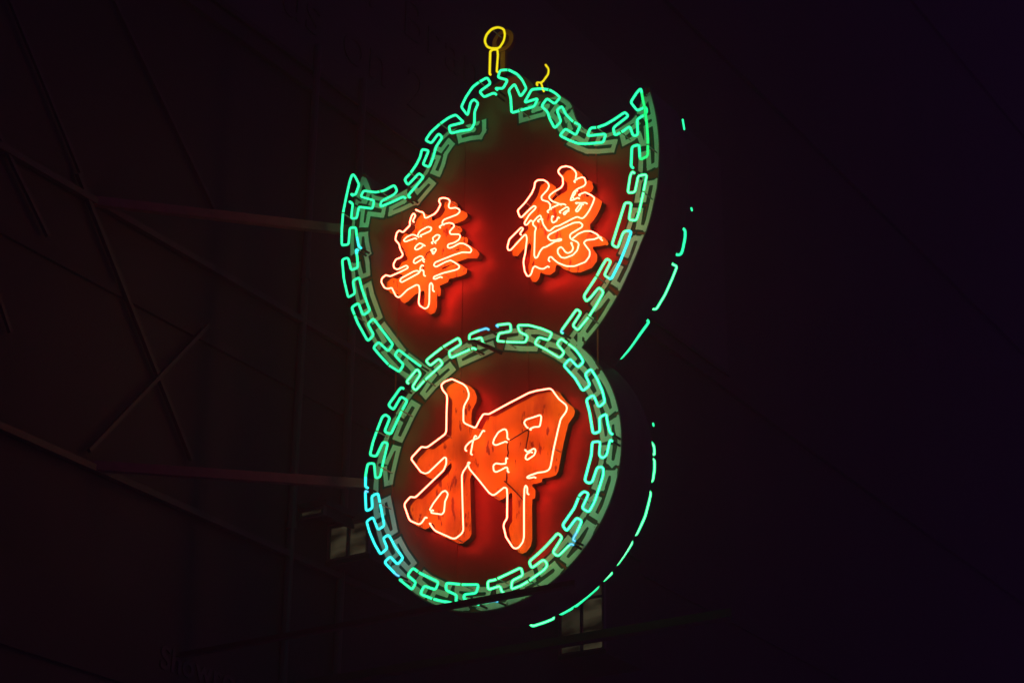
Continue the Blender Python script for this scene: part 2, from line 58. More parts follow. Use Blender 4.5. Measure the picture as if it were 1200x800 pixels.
SIL = {
 'ya':[(-0.4665,-0.3237),(-0.4977,-0.3617),(-0.5228,-0.3665),(-0.5929,-0.3289),(-0.6083,-0.3073),(-0.6484,-0.2088),(-0.6455,-0.1872),(-0.5994,-0.1497),(-0.5588,-0.1624),(-0.5409,-0.1531),(-0.3212,-0.0058),(-0.3008,0.0376),(-0.3019,0.0791),(-0.3166,0.0896),(-0.4515,0.0006),(-0.4805,-0.0001),(-0.5176,0.0199),(-0.602,0.1293),(-0.5953,0.1472),(-0.5165,0.2073),(-0.4795,0.1946),(-0.4576,0.1966),(-0.3177,0.2611),(-0.3074,0.2814),(-0.3086,0.4107),(-0.3067,0.5271),(-0.3111,0.5575),(-0.349,0.605),(-0.3611,0.6438),(-0.3323,0.6636),(-0.2739,0.6703),(-0.2591,0.6637),(-0.1706,0.608),(-0.1409,0.5754),(-0.1218,0.5258),(-0.1248,0.494),(-0.1596,0.4434),(-0.1662,0.4125),(-0.1641,0.3221),(-0.1494,0.3062),(-0.0698,0.2575),(-0.0556,0.261),(-0.028,0.3062),(-0.0002,0.3418),(0.0139,0.3439),(0.0495,0.3344),(0.2038,0.3778),(0.3777,0.4226),(0.44,0.4248),(0.5431,0.4179),(0.5637,0.4039),(0.5842,0.371),(0.6183,0.3227),(0.6724,0.2703),(0.6825,0.2463),(0.6757,0.2198),(0.6317,0.1732),(0.6114,0.103),(0.5777,-0.0258),(0.5509,-0.1553),(0.5374,-0.174),(0.5037,-0.1796),(0.4496,-0.1752),(0.3817,-0.1834),(0.3614,-0.1935),(0.3818,-0.2018),(0.3478,-0.2075),(0.3449,-0.2681),(0.3423,-0.3771),(0.3442,-0.6123),(0.3343,-0.6464),(0.3042,-0.677),(0.2773,-0.6813),(0.2568,-0.6688),(0.2016,-0.5872),(0.18,-0.505),(0.1866,-0.4819),(0.2082,-0.4555),(0.2083,-0.2911),(0.2042,-0.2413),(0.1834,-0.2281),(0.1148,-0.2643),(0.0906,-0.2689),(0.0589,-0.2445),(-0.0268,-0.1352),(-0.1063,-0.0385),(-0.1215,0.0084),(-0.1423,-0.0126),(-0.1558,-0.0477),(-0.1679,-0.0767),(-0.1653,-0.1272),(-0.1553,-0.3156),(-0.146,-0.4771),(-0.1596,-0.4992),(-0.2081,-0.5243),(-0.2364,-0.5193),(-0.3732,-0.4429),(-0.3952,-0.4235),(-0.4326,-0.3734)],
 'wa':[(-0.6351,2.1228),(-0.5905,2.0911),(-0.567,2.0824),(-0.5546,2.0597),(-0.5475,2.0284),(-0.5303,2.0237),(-0.4615,2.0367),(-0.433,2.058),(-0.406,2.1039),(-0.4236,2.1302),(-0.4189,2.1532),(-0.3843,2.1506),(-0.3433,2.1319),(-0.3228,2.1076),(-0.3363,2.0687),(-0.3243,2.0455),(-0.2709,2.0369),(-0.2363,2.0117),(-0.2328,1.9917),(-0.2581,1.9754),(-0.3716,1.9665),(-0.388,1.9526),(-0.386,1.9337),(-0.382,1.9298),(-0.325,1.9276),(-0.2905,1.9104),(-0.2785,1.886),(-0.3231,1.8532),(-0.3111,1.8289),(-0.2367,1.8088),(-0.2228,1.7918),(-0.2357,1.7639),(-0.2752,1.7508),(-0.3317,1.7519),(-0.3365,1.7323),(-0.3195,1.7166),(-0.2857,1.7188),(-0.2297,1.733),(-0.1897,1.7196),(-0.1442,1.6839),(-0.1212,1.6522),(-0.1319,1.6316),(-0.2054,1.6537),(-0.284,1.6509),(-0.442,1.6347),(-0.4558,1.6154),(-0.4347,1.5939),(-0.3507,1.6136),(-0.3056,1.615),(-0.2712,1.5901),(-0.2254,1.5499),(-0.2301,1.5305),(-0.2584,1.5247),(-0.3709,1.5283),(-0.4499,1.5203),(-0.4548,1.5056),(-0.4379,1.4964),(-0.4728,1.4784),(-0.4868,1.4661),(-0.4852,1.3166),(-0.4956,1.2856),(-0.5233,1.2795),(-0.5699,1.317),(-0.58,1.3449),(-0.5741,1.4419),(-0.5816,1.4826),(-0.6049,1.494),(-0.6846,1.4746),(-0.7408,1.4367),(-0.7636,1.4299),(-0.7875,1.4484),(-0.8285,1.527),(-0.8658,1.5259),(-0.8961,1.5441),(-0.9214,1.587),(-0.9275,1.6026),(-0.9232,1.6282),(-0.8887,1.6454),(-0.8465,1.624),(-0.7539,1.6374),(-0.691,1.6499),(-0.6853,1.6617),(-0.7036,1.677),(-0.7843,1.6636),(-0.8139,1.6846),(-0.8215,1.7183),(-0.7995,1.7521),(-0.753,1.7561),(-0.7359,1.7749),(-0.7644,1.8306),(-0.7745,1.8702),(-0.8058,1.9106),(-0.8117,1.9214),(-0.802,1.9724),(-0.7791,1.9876),(-0.7429,1.9614),(-0.7087,1.9842),(-0.6806,2.0037),(-0.6847,2.0312),(-0.6686,2.0805),(-0.6489,2.0965),(-0.6332,2.0707),(-0.6583,2.0326)],
 'tak':[(0.2732,1.8601),(0.3353,1.9098),(0.3892,1.9673),(0.4107,2.0084),(0.4184,2.0528),(0.443,2.0617),(0.4921,2.0475),(0.5245,2.0174),(0.5375,1.9873),(0.5247,1.9599),(0.4709,1.9186),(0.4976,1.88),(0.5355,1.89),(0.5405,1.9092),(0.5726,1.9255),(0.6368,1.9437),(0.6532,1.9645),(0.6504,2.0226),(0.6155,2.0687),(0.6126,2.0903),(0.6369,2.1096),(0.6797,2.1061),(0.7223,2.0818),(0.7541,2.0442),(0.7645,2.015),(0.758,1.979),(0.7714,1.9772),(0.8137,1.978),(0.8319,1.9645),(0.8421,1.9205),(0.8294,1.9037),(0.7816,1.8887),(0.7884,1.8526),(0.834,1.8512),(0.8812,1.8154),(0.9122,1.7835),(0.8959,1.7421),(0.8593,1.6815),(0.8173,1.648),(0.8143,1.6018),(0.8009,1.5718),(0.832,1.5446),(0.879,1.5319),(0.9303,1.4933),(0.9608,1.4485),(0.9038,1.4539),(0.8487,1.462),(0.8348,1.4524),(0.8415,1.4221),(0.8695,1.3801),(0.8685,1.3407),(0.8338,1.3036),(0.744,1.294),(0.6815,1.3102),(0.6117,1.3549),(0.5731,1.395),(0.5386,1.4007),(0.526,1.3519),(0.4943,1.3381),(0.4625,1.3484),(0.4198,1.3795),(0.4035,1.369),(0.393,1.3315),(0.3775,1.3128),(0.3561,1.3183),(0.3344,1.3614),(0.3231,1.435),(0.3279,1.4641),(0.3383,1.5019),(0.3484,1.5996),(0.3215,1.6374),(0.2139,1.5585),(0.1921,1.567),(0.186,1.5919),(0.202,1.6491),(0.3042,1.7187),(0.3257,1.7423),(0.3036,1.7896),(0.2875,1.8113)]}
WIRES = {
 'ya':[[(0.1631,0.1353),(0.1567,0.0862),(0.1642,0.0471),(0.1541,0.0115)],[(0.1806,0.138),(0.2501,0.1615),(0.3193,0.1849)],[(0.3332,0.1757),(0.3197,0.122),(0.3131,0.0795),(0.3065,0.0434)],[(0.1589,-0.0955),(0.1529,-0.1688)],[(0.1493,-0.1619),(0.2193,-0.2371),(0.2956,-0.3251)]],
 'wa':[[(-0.6559,1.9314),(-0.675,1.9223)],[(-0.5937,1.6886),(-0.5998,1.6411)],[(-0.5049,1.7918),(-0.5657,1.7727),(-0.5878,1.7433)]],
 'tak':[]}
HOOK1 = [(-0.0163,3.3334),(-0.0405,3.3929),(-0.0244,3.4443),(0.0214,3.4795),(0.0793,3.4772),(0.1319,3.4418),(0.1441,3.387),(0.1333,3.3342),(0.0934,3.2853),(0.0241,3.307),(-0.0163,3.3334)]
HOOK1L = [(0.0107,3.0884),(0.013,3.2844),(0.0359,3.2933),(0.0767,3.2796),(0.0828,3.2274),(0.0733,3.0903)]
HOOK2 = [(0.5017,3.0074),(0.5313,2.9611),(0.5277,2.9186),(0.48,2.8686),(0.4615,2.8658),(0.4282,2.8802),(0.4283,2.8598)]
HOOK2S = [(0.4615,2.8672),(0.4727,2.8418),(0.4839,2.7911)]
FIN_C = (0.0388,3.4419)
FIN_BASE = 3.1422
BOARD = [(-0.7592,0.8173),(-0.7792,0.8355),(-0.819,0.8718),(-0.8633,0.9177),(-0.912,0.9732),(-0.9507,1.0189),(-0.9795,1.0548),(-1.0065,1.0879),(-1.0317,1.1185),(-1.0701,1.1774),(-1.1216,1.2646),(-1.1631,1.3429),(-1.1945,1.4123),(-1.2195,1.4708),(-1.2381,1.5183),(-1.2596,1.5837),(-1.2842,1.667),(-1.3032,1.7501),(-1.3166,1.8332),(-1.3267,1.9085),(-1.3336,1.9762),(-1.3375,2.0561),(-1.3384,2.1483),(-1.3335,2.2486),(-1.3228,2.357),(-1.3101,2.4466),(-1.2952,2.5175),(-1.2765,2.588),(-1.2539,2.6583),(-1.2287,2.665),(-1.2009,2.6082),(-1.1779,2.557),(-1.1597,2.5116),(-1.1438,2.4777),(-1.1302,2.4555),(-1.1111,2.4376),(-1.0863,2.4241),(-1.0583,2.4111),(-1.0273,2.3987),(-0.9929,2.3905),(-0.9552,2.3866),(-0.9135,2.3897),(-0.8676,2.3997),(-0.8293,2.4093),(-0.7986,2.4184),(-0.774,2.4263),(-0.7556,2.4331),(-0.7357,2.4425),(-0.7144,2.4547),(-0.6911,2.4746),(-0.6659,2.5021),(-0.6454,2.529),(-0.6298,2.5551),(-0.6177,2.5851),(-0.6092,2.6188),(-0.5972,2.6528),(-0.5816,2.6871),(-0.5615,2.7185),(-0.5368,2.747),(-0.5025,2.7737),(-0.4586,2.7988),(-0.4168,2.8185),(-0.3771,2.8329),(-0.3425,2.8434),(-0.313,2.8499),(-0.2884,2.8622),(-0.2685,2.8805),(-0.2474,2.9082),(-0.2253,2.9455),(-0.1983,2.9824),(-0.1665,3.0191),(-0.1339,3.0445),(-0.1006,3.0584),(-0.0666,3.0691),(-0.0318,3.0767),(0.011,3.0874),(0.0619,3.1013),(0.1123,3.1041),(0.1619,3.0959),(0.2071,3.0754),(0.2477,3.0426),(0.2801,3.0088),(0.3041,2.9739),(0.3254,2.9356),(0.3437,2.8939),(0.3621,2.8682),(0.3804,2.8585),(0.4173,2.8466),(0.4727,2.8325),(0.5126,2.8185),(0.5369,2.8048),(0.5624,2.7863),(0.5889,2.7628),(0.614,2.7374),(0.6376,2.7101),(0.655,2.6727),(0.6662,2.6252),(0.6786,2.5841),(0.6922,2.5493),(0.7109,2.5156),(0.7347,2.483),(0.7619,2.4545),(0.7925,2.4299),(0.8283,2.4063),(0.8695,2.3834),(0.9028,2.3689),(0.9284,2.3627),(0.9577,2.3602),(0.9907,2.3615),(1.0241,2.3671),(1.0579,2.3768),(1.0964,2.3897),(1.1396,2.4056),(1.1706,2.4281),(1.1896,2.457),(1.2086,2.4921),(1.2279,2.5334),(1.2499,2.5805),(1.2747,2.6333),(1.2965,2.6214),(1.3153,2.5448),(1.3302,2.475),(1.3411,2.412),(1.3502,2.348),(1.3575,2.2831),(1.3625,2.2157),(1.3652,2.1457),(1.3647,2.0805),(1.361,2.02),(1.3567,1.9529),(1.3517,1.8794),(1.3399,1.803),(1.3212,1.7238),(1.2992,1.6409),(1.2737,1.5543),(1.2504,1.4919),(1.2292,1.4539),(1.1994,1.3941),(1.161,1.3124),(1.1191,1.2307),(1.0739,1.1491),(1.0373,1.088),(1.0094,1.0473),(0.9799,1.0065),(0.9488,0.9655),(0.9175,0.9259),(0.8861,0.8877),(0.848,0.8481),(0.8032,0.807),(0.7808,0.7865),(0.7257,0.731),(0.7632,0.6916),(0.7987,0.6504),(0.8319,0.6073),(0.8628,0.5626),(0.8913,0.5162),(0.9173,0.4685),(0.9408,0.4194),(0.9616,0.3691),(0.9797,0.3179),(0.9951,0.2657),(1.0078,0.2128),(1.0176,0.1593),(1.0246,0.1054),(1.0287,0.0512),(1.03,-0.0032),(1.0284,-0.0576),(1.0239,-0.1118),(1.0166,-0.1657),(1.0064,-0.2191),(0.9935,-0.2719),(0.9777,-0.324),(0.9593,-0.3751),(0.9381,-0.4252),(0.9144,-0.4742),(0.8881,-0.5218),(0.8593,-0.5679),(0.8281,-0.6125),(0.7946,-0.6553),(0.7589,-0.6964),(0.7211,-0.7355),(0.6813,-0.7725),(0.6396,-0.8074),(0.596,-0.84),(0.5509,-0.8703),(0.5042,-0.8982),(0.4561,-0.9235),(0.4067,-0.9463),(0.3561,-0.9665),(0.3046,-0.9839),(0.2523,-0.9986),(0.1992,-1.0106),(0.1456,-1.0197),(0.0916,-1.0259),(0.0373,-1.0293),(-0.0171,-1.0299),(-0.0714,-1.0275),(-0.1256,-1.0223),(-0.1794,-1.0143),(-0.2326,-1.0034),(-0.2853,-0.9897),(-0.3371,-0.9733),(-0.388,-0.9541),(-0.4379,-0.9323),(-0.4865,-0.9079),(-0.5337,-0.8809),(-0.5795,-0.8515),(-0.6236,-0.8198),(-0.666,-0.7857),(-0.7065,-0.7495),(-0.7451,-0.7111),(-0.7816,-0.6708),(-0.8159,-0.6286),(-0.848,-0.5847),(-0.8777,-0.5391),(-0.9049,-0.492),(-0.9296,-0.4436),(-0.9517,-0.3939),(-0.9712,-0.3431),(-0.9879,-0.2913),(-1.0019,-0.2388),(-1.0131,-0.1856),(-1.0215,-0.1318),(-1.0271,-0.0777),(-1.0297,-0.0234),(-1.0295,0.031),(-1.0265,0.0853),(-1.0205,0.1393),(-1.0118,0.193),(-1.0002,0.2462),(-0.9858,0.2986),(-0.9686,0.3502),(-0.9488,0.4009),(-0.9263,0.4504),(-0.9012,0.4987),(-0.8737,0.5455),(-0.8437,0.5909),(-0.8113,0.6346),(-0.7767,0.6765),(-0.7399,0.7166),(-0.701,0.7546)]
FLAP = [(-0.1098,-0.03,0.908),(-0.0422,-0.06,0.8839),(0.0233,-0.06,0.8455),(0.1034,-0.05,0.7979),(0.1566,0.0,0.7718)]
ZONES = {'T4':[('lime',[(1.3081,2.5032),(1.3263,2.3792),(1.3408,2.2505),(1.3461,2.1119),(1.3422,1.9908),(1.2876,1.9798)],0.016)],'T5':[('cyan',[(1.1832,1.448),(1.2034,1.4425),(1.1682,1.3534),(1.1056,1.2261),(1.078,1.1811),(1.0367,1.117)],0.014),('blue',[(0.6804,0.8396),(0.6529,0.8268)],0.02)],'R2':[('blue',[(0.0171,0.9954),(-0.0119,0.9957)],0.02)],'R3':[('blue',[(0.0963,0.9996),(0.1322,0.9942)],0.022),('teal',[(0.755,0.649),(0.7886,0.603),(0.8154,0.5525),(0.7713,0.5215),(0.7072,0.6027),(0.656,0.5636),(0.7473,0.4481),(0.8074,0.3408),(0.8645,0.3719),(0.8249,0.4622),(0.8721,0.4892),(0.9215,0.4029),(0.9604,0.3071),(0.9794,0.2226),(0.9295,0.1964),(0.8906,0.2945),(0.8337,0.2728),(0.8597,0.1743),(0.8849,0.0155),(0.9377,0.0198),(0.9354,0.1213),(0.9883,0.1377),(1.0161,-0.0055)],0.014)],'R4':[('blue',[(0.7492,-0.6601),(0.7229,-0.6966)],0.015)],'R5':[('blue',[(0.7097,-0.7208),(0.6834,-0.7426)],0.02)],'R6':[('blue',[(0.0851,-1.0141),(0.119,-1.0135)],0.02)],'R9':[('blue',[(-0.9976,-0.0286),(-0.993,-0.0777)],0.015),('blue',[(-0.6986,-0.7012),(-0.725,-0.6753)],0.02)],'R10':[('cyan',[(-0.9975,0.0004),(-0.9992,0.0524)],0.015)],'T1':[('cyan',[(-1.1519,1.9515),(-1.1638,1.998)],0.012)],'T6':[('cyan',[(-1.1792,1.9371),(-1.1713,1.9062)],0.012)]}
REAR = [
 ('green',[(1.2971,2.6095),(1.3086,2.5199)]),
 ('green',[(1.3451,1.8666),(1.3512,1.8408)]),
 ('green',[(0.9985,0.2826),(1.0027,0.2595)]),
 ('green',[(1.2919,1.6993),(1.2887,1.6387),(1.2669,1.5493),(1.2523,1.5193),(1.2248,1.5197)]),
 ('mint',[(1.1926,1.4503),(1.219,1.4333),(1.1789,1.3493),(1.1176,1.2373),(1.0429,1.1389),(1.0127,1.1496)]),
 ('green',[(0.9518,1.0844),(0.9859,1.0595),(0.8162,0.8809),(0.7492,0.827),(0.7277,0.8386)]),
 ('mint',[(0.9735,0.1516),(1.0029,0.114),(1.0047,0.0445)]),
 ('mint',[(0.9708,0.0262),(1.004,0.0133),(1.0023,-0.0613),(0.9858,-0.1452),(0.954,-0.1329)]),
 ('mint',[(0.9393,-0.1983),(0.9722,-0.22),(0.9505,-0.2992),(0.9221,-0.3862),(0.8842,-0.4528),(0.8499,-0.5078),(0.8202,-0.4903)]),
 ('mint',[(0.7962,-0.5288),(0.8225,-0.5487),(0.7919,-0.589),(0.751,-0.6367),(0.6953,-0.694),(0.6702,-0.6716)]),
 ('mint',[(0.6592,-0.7425),(0.5868,-0.7887),(0.5547,-0.7616)]),
 ('green',[(0.5408,-0.8018),(0.5474,-0.824),(0.4727,-0.8694),(0.3637,-0.9338),(0.3365,-0.9084)]),
 ('green',[(0.3229,-0.9002),(0.35,-0.9377),(0.2474,-0.9702),(0.22,-0.9387)]),
 ('mint',[(0.1718,-0.9555),(0.1994,-0.99),(0.1236,-1.0058),(0.0161,-1.0199),(-0.0085,-0.9888)])]
BARS = ((-2.6,-0.09,-1.0222),(0.78,-0.09,-1.0222))
REARBAR = (-0.9459,-0.9459)

# ---------------------------------------------------------------- helpers
def link(o, parent=None):
    COL.objects.link(o)
    if parent: o.parent = parent
    return o
def mobj(name, verts, faces, mats, parent=None, mi=None, smooth=False):
    me = bpy.data.meshes.new(name)
    me.from_pydata([tuple(map(float, v)) for v in verts], [], [tuple(f) for f in faces])
    for m in (mats if isinstance(mats, (list, tuple)) else [mats]): me.materials.append(m)
    if mi is not None: me.polygons.foreach_set('material_index', mi)
    if smooth: me.polygons.foreach_set('use_smooth', [True]*len(me.polygons))
    me.update()
    return link(bpy.data.objects.new(name, me), parent)
def tag(o, label, cat=None, group=None, kind=None):
    if label: o['label'] = label
    if cat: o['category'] = cat
    if group: o['group'] = group
    if kind: o['kind'] = kind
    return o
def empty(name, loc, label, cat, group=None):
    o = bpy.data.objects.new(name, None); o.location = loc
    link(o); return tag(o, label, cat, group)

def rounded(pts, cut, closed=False, n=3):
    """polyline with its corners bent round like heated glass"""
    P = [Vector(p) for p in pts]
    out = []
    N = len(P)
    for i in range(N):
        if not closed and i in (0, N-1):
            out.append(P[i]); continue
        a, b, c = P[i-1], P[i], P[(i+1) % N]
        la, lc = (a-b).length, (c-b).length
        if la < 1e-6 or lc < 1e-6: continue
        q0 = b + (a-b)*(min(cut, la*.45)/la); q1 = b + (c-b)*(min(cut, lc*.45)/lc)
        for k in range(n+1):
            t = k/n
            out.append(q0*(1-t)**2 + b*2*t*(1-t) + q1*t*t)
    return out
def sweep(path, r, seg=6, closed=False, cap=True):
    """verts, faces of a tube along path (Vectors)"""
    P = [path[0]]
    for p in path[1:]:
        if (p-P[-1]).length > 1e-4: P.append(p)
    if closed and (P[0]-P[-1]).length < 1e-4: P.pop()
    n = len(P); V = []; F = []
    up = None
    for i, p in enumerate(P):
        a = P[i-1] if (i > 0 or closed) else p; b = P[(i+1) % n] if (i < n-1 or closed) else p
        t = (b-a).normalized() if (b-a).length > 1e-9 else Vector((1, 0, 0))
        if up is None:
            up = t.orthogonal().normalized()
        up = (up - t*up.dot(t))
        up = up.normalized() if up.length > 1e-6 else t.orthogonal().normalized()
        w = t.cross(up)
        for k in range(seg):
            an = 2*math.pi*k/seg
            V.append(p + (up*math.cos(an) + w*math.sin(an))*r)
    m = n if closed else n-1
    for i in range(m):
        j = (i+1) % n
        for k in range(seg):
            k2 = (k+1) % seg
            F.append((i*seg+k, i*seg+k2, j*seg+k2, j*seg+k))
    if cap and not closed:
        F.append(tuple(range(seg))[::-1]); F.append(tuple((n-1)*seg+k for k in range(seg)))
    return V, F
def join(*parts):
    V = []; F = []; MI = []
    for k, (v, f) in enumerate(parts):
        o = len(V); V += list(v); F += [tuple(i+o for i in q) for q in f]; MI += [k]*len(f)
    return V, F, MI
def box(x0, x1, y0, y1, z0, z1):
    v = [(x0,y0,z0),(x1,y0,z0),(x1,y1,z0),(x0,y1,z0),(x0,y0,z1),(x1,y0,z1),(x1,y1,z1),(x0,y1,z1)]
    return v, [(0,3,2,1),(4,5,6,7),(0,1,5,4),(1,2,6,5),(2,3,7,6),(3,0,4,7)]
def bar(a, b, w, h=None):
    """square steel section from a to b"""
    a = Vector(a); b = Vector(b); h = h or w
    t = (b-a).normalized(); s = t.cross(Vector((0, 0, 1)))
    s = s.normalized() if s.length > 1e-3 else Vector((1, 0, 0)); u = s.cross(t)
    V = []
    for p in (a, b):
        for i, j in ((-1,-1),(1,-1),(1,1),(-1,1)): V.append(p + s*(i*w/2) + u*(j*h/2))
    return V, [(0,1,2,3),(7,6,5,4),(0,4,5,1),(1,5,6,2),(2,6,7,3),(3,7,4,0)]
def angle_iron(a, b, w, t=.008):
    """L-section steel: two thin flanges"""
    a = Vector(a); b = Vector(b); d = (b-a).normalized(); s = d.cross(Vector((0, 0, 1)))
    s = s.normalized() if s.length > 1e-3 else Vector((1, 0, 0)); u = s.cross(d)
    prof = [(0,0),(w,0),(w,t),(t,t),(t,w),(0,w)]
    V = [p + s*(x-w/2) + u*(z-w/2) for p in (a, b) for x, z in prof]
    F = [(0,5,4,3,2,1),(6,7,8,9,10,11)] + [(i,(i+1)%6,6+(i+1)%6,6+i) for i in range(6)]
    return V, F

# ---- signed distance grids: outlines of painted or raised shapes
def grid(x0, x1, z0, z1, h):
    xs = np.arange(x0, x1+h, h); zs = np.arange(z0, z1+h, h)
    X, Z = np.meshgrid(xs, zs, indexing='ij')
    return xs, zs, X, Z
def seg_dist(X, Z, paths, reach):
    D = np.full(X.shape, 9.0)
    x0, z0 = X[0, 0], Z[0, 0]; h = X[1, 0]-X[0, 0]
    for P in paths:
        for a, b in zip(P[:-1], P[1:]):
            i0 = max(0, int((min(a[0], b[0])-reach-x0)/h)); i1 = int((max(a[0], b[0])+reach-x0)/h)+2
            j0 = max(0, int((min(a[1], b[1])-reach-z0)/h)); j1 = int((max(a[1], b[1])+reach-z0)/h)+2
            sx, sz = X[i0:i1, j0:j1], Z[i0:i1, j0:j1]
            if sx.size == 0: continue
            dx, dz = b[0]-a[0], b[1]-a[1]; L = dx*dx+dz*dz
            if L < 1e-12: continue
            t = np.clip(((sx-a[0])*dx+(sz-a[1])*dz)/L, 0, 1)
            D[i0:i1, j0:j1] = np.minimum(D[i0:i1, j0:j1], np.hypot(sx-a[0]-t*dx, sz-a[1]-t*dz))
    return D
def ribbon_dist(X, Z, paths, reach):
    """distance with square ends, so that bends of the painted ribbon keep sharp corners"""
    D = np.full(X.shape, 9.0)
    x0, z0 = X[0, 0], Z[0, 0]; h = X[1, 0]-X[0, 0]
    for P in paths:
        for a, b in zip(P[:-1], P[1:]):
            i0 = max(0, int((min(a[0], b[0])-reach-x0)/h)); i1 = int((max(a[0], b[0])+reach-x0)/h)+2
            j0 = max(0, int((min(a[1], b[1])-reach-z0)/h)); j1 = int((max(a[1], b[1])+reach-z0)/h)+2
            dx, dz = b[0]-a[0], b[1]-a[1]; L = math.hypot(dx, dz)
            if L < 1e-6: continue
            dx /= L; dz /= L
            rx = X[i0:i1, j0:j1]-(a[0]+b[0])/2; rz = Z[i0:i1, j0:j1]-(a[1]+b[1])/2
            D[i0:i1, j0:j1] = np.minimum(D[i0:i1, j0:j1], np.maximum(np.abs(rz*dx-rx*dz), np.abs(rx*dx+rz*dz)-L/2))
    return D
def inside(X, Z, P):
    r = np.zeros(X.shape, bool)
    for (x1, z1), (x2, z2) in zip(P, P[1:]+P[:1]):
        if z1 == z2: continue
        c = (z1 > Z) != (z2 > Z)
        r ^= c & (X < (x2-x1)*(Z-z1)/(z2-z1)+x1)
    return r
def contour_fill(xs, zs, D, y, back=None):
    """polygons of D<0 at depth y; with back, also the walls down to it. Returns face verts/faces and wall verts/faces."""
    V = []; F = []; idx = {}
    def vid(key, p):
        if key not in idx: idx[key] = len(V); V.append((p[0], y, p[1]))
        return idx[key]
    A = D < 0
    any_ = A[:-1,:-1] | A[1:,:-1] | A[:-1,1:] | A[1:,1:]
    for i, j in zip(*np.nonzero(any_)):
        cs = [(i,j),(i+1,j),(i+1,j+1),(i,j+1)]
        poly = []
        for k in range(4):
            a, b = cs[k], cs[(k+1)%4]
            da, db = D[a], D[b]
            if da < 0: poly.append(vid(a, (xs[a[0]], zs[a[1]])))
            if (da < 0) != (db < 0):
                t = da/(da-db)
                poly.append(vid(('e', min(a,b), max(a,b)), (xs[a[0]]+(xs[b[0]]-xs[a[0]])*t, zs[a[1]]+(zs[b[1]]-zs[a[1]])*t)))
        if len(poly) >= 3: F.append(tuple(poly))
    if back is None: return V, F, None, None
    cnt = {}
    for f in F:
        for a, b in zip(f, f[1:]+f[:1]):
            if (b, a) in cnt: del cnt[(b, a)]
            else: cnt[(a, b)] = 1
    WV = []; WF = []; wi = {}
    def w(i):
        if i not in wi:
            wi[i] = len(WV); WV.append(V[i]); WV.append((V[i][0], back, V[i][2]))
        return wi[i]
    for a, b in cnt:
        ia, ib = w(a), w(b); WF.append((ia, ia+1, ib+1, ib))
    return V, F, WV, WF

# ---------------------------------------------------------------- materials
def mat(name, base=(.5,.5,.5), rough=.6, metal=0.0, spec=.5):
    m = bpy.data.materials.new(name); m.use_nodes = True
    b = m.node_tree.nodes['Principled BSDF']
    b.inputs['Base Color'].default_value = (*base, 1); b.inputs['Roughness'].default_value = rough
    b.inputs['Metallic'].default_value = metal; b.inputs['Specular IOR Level'].default_value = spec
    return m
def worn(name, c1, c2, scale=3.0, stretch=(1,1,1), rough=(.4,.7), lo=.4, hi=.65, bump=.0, detail=6, metal=0.0, spots=None):
    """two-tone paint with grime: c1 clean, c2 dirty"""
    m = mat(name, c1, rough[0], metal); nt = m.node_tree; N = nt.nodes; L = nt.links
    b = N['Principled BSDF']
    tc = N.new('ShaderNodeTexCoord'); mp = N.new('ShaderNodeMapping'); mp.inputs['Scale'].default_value = stretch
    L.new(tc.outputs['Object'], mp.inputs['Vector'])
    nz = N.new('ShaderNodeTexNoise'); nz.inputs['Scale'].default_value = scale; nz.inputs['Detail'].default_value = detail
    nz.inputs['Roughness'].default_value = .62
    L.new(mp.outputs['Vector'], nz.inputs['Vector'])
    mr = N.new('ShaderNodeMapRange'); mr.inputs['From Min'].default_value = lo; mr.inputs['From Max'].default_value = hi
    L.new(nz.outputs['Fac'], mr.inputs['Value'])
    mx = N.new('ShaderNodeMix'); mx.data_type = 'RGBA'
    mx.inputs['A'].default_value = (*c1, 1); mx.inputs['B'].default_value = (*c2, 1)
    L.new(mr.outputs['Result'], mx.inputs['Factor'])
    col = mx.outputs['Result']
    if spots:
        n2 = N.new('ShaderNodeTexNoise'); n2.inputs['Scale'].default_value = spots[0]; n2.inputs['Detail'].default_value = 3
        mp2 = N.new('ShaderNodeMapping'); mp2.inputs['Scale'].default_value = spots[3]
        L.new(tc.outputs['Object'], mp2.inputs['Vector']); L.new(mp2.outputs['Vector'], n2.inputs['Vector'])
        m2 = N.new('ShaderNodeMapRange'); m2.inputs['From Min'].default_value = spots[1]; m2.inputs['From Max'].default_value = spots[1]+.06
        L.new(n2.outputs['Fac'], m2.inputs['Value'])
        x2 = N.new('ShaderNodeMix'); x2.data_type = 'RGBA'; x2.inputs['B'].default_value = (*spots[2], 1)
        L.new(m2.outputs['Result'], x2.inputs['Factor']); L.new(col, x2.inputs['A']); col = x2.outputs['Result']
    L.new(col, b.inputs['Base Color'])
    rr = N.new('ShaderNodeMapRange'); rr.inputs['To Min'].default_value = rough[0]; rr.inputs['To Max'].default_value = rough[1]
    L.new(nz.outputs['Fac'], rr.inputs['Value']); L.new(rr.outputs['Result'], b.inputs['Roughness'])
    if bump:
        bp = N.new('ShaderNodeBump'); bp.inputs['Strength'].default_value = bump; bp.inputs['Distance'].default_value = .01
        L.new(nz.outputs['Fac'], bp.inputs['Height']); L.new(bp.outputs['Normal'], b.inputs['Normal'])
    return m
def glow(name, col, strength=1.0):
    m = bpy.data.materials.new(name); m.use_nodes = True; nt = m.node_tree; nt.nodes.clear()
    e = nt.nodes.new('ShaderNodeEmission'); e.inputs['Color'].default_value = (*col, 1); e.inputs['Strength'].default_value = strength
    o = nt.nodes.new('ShaderNodeOutputMaterial'); nt.links.new(e.outputs[0], o.inputs['Surface'])
    return m
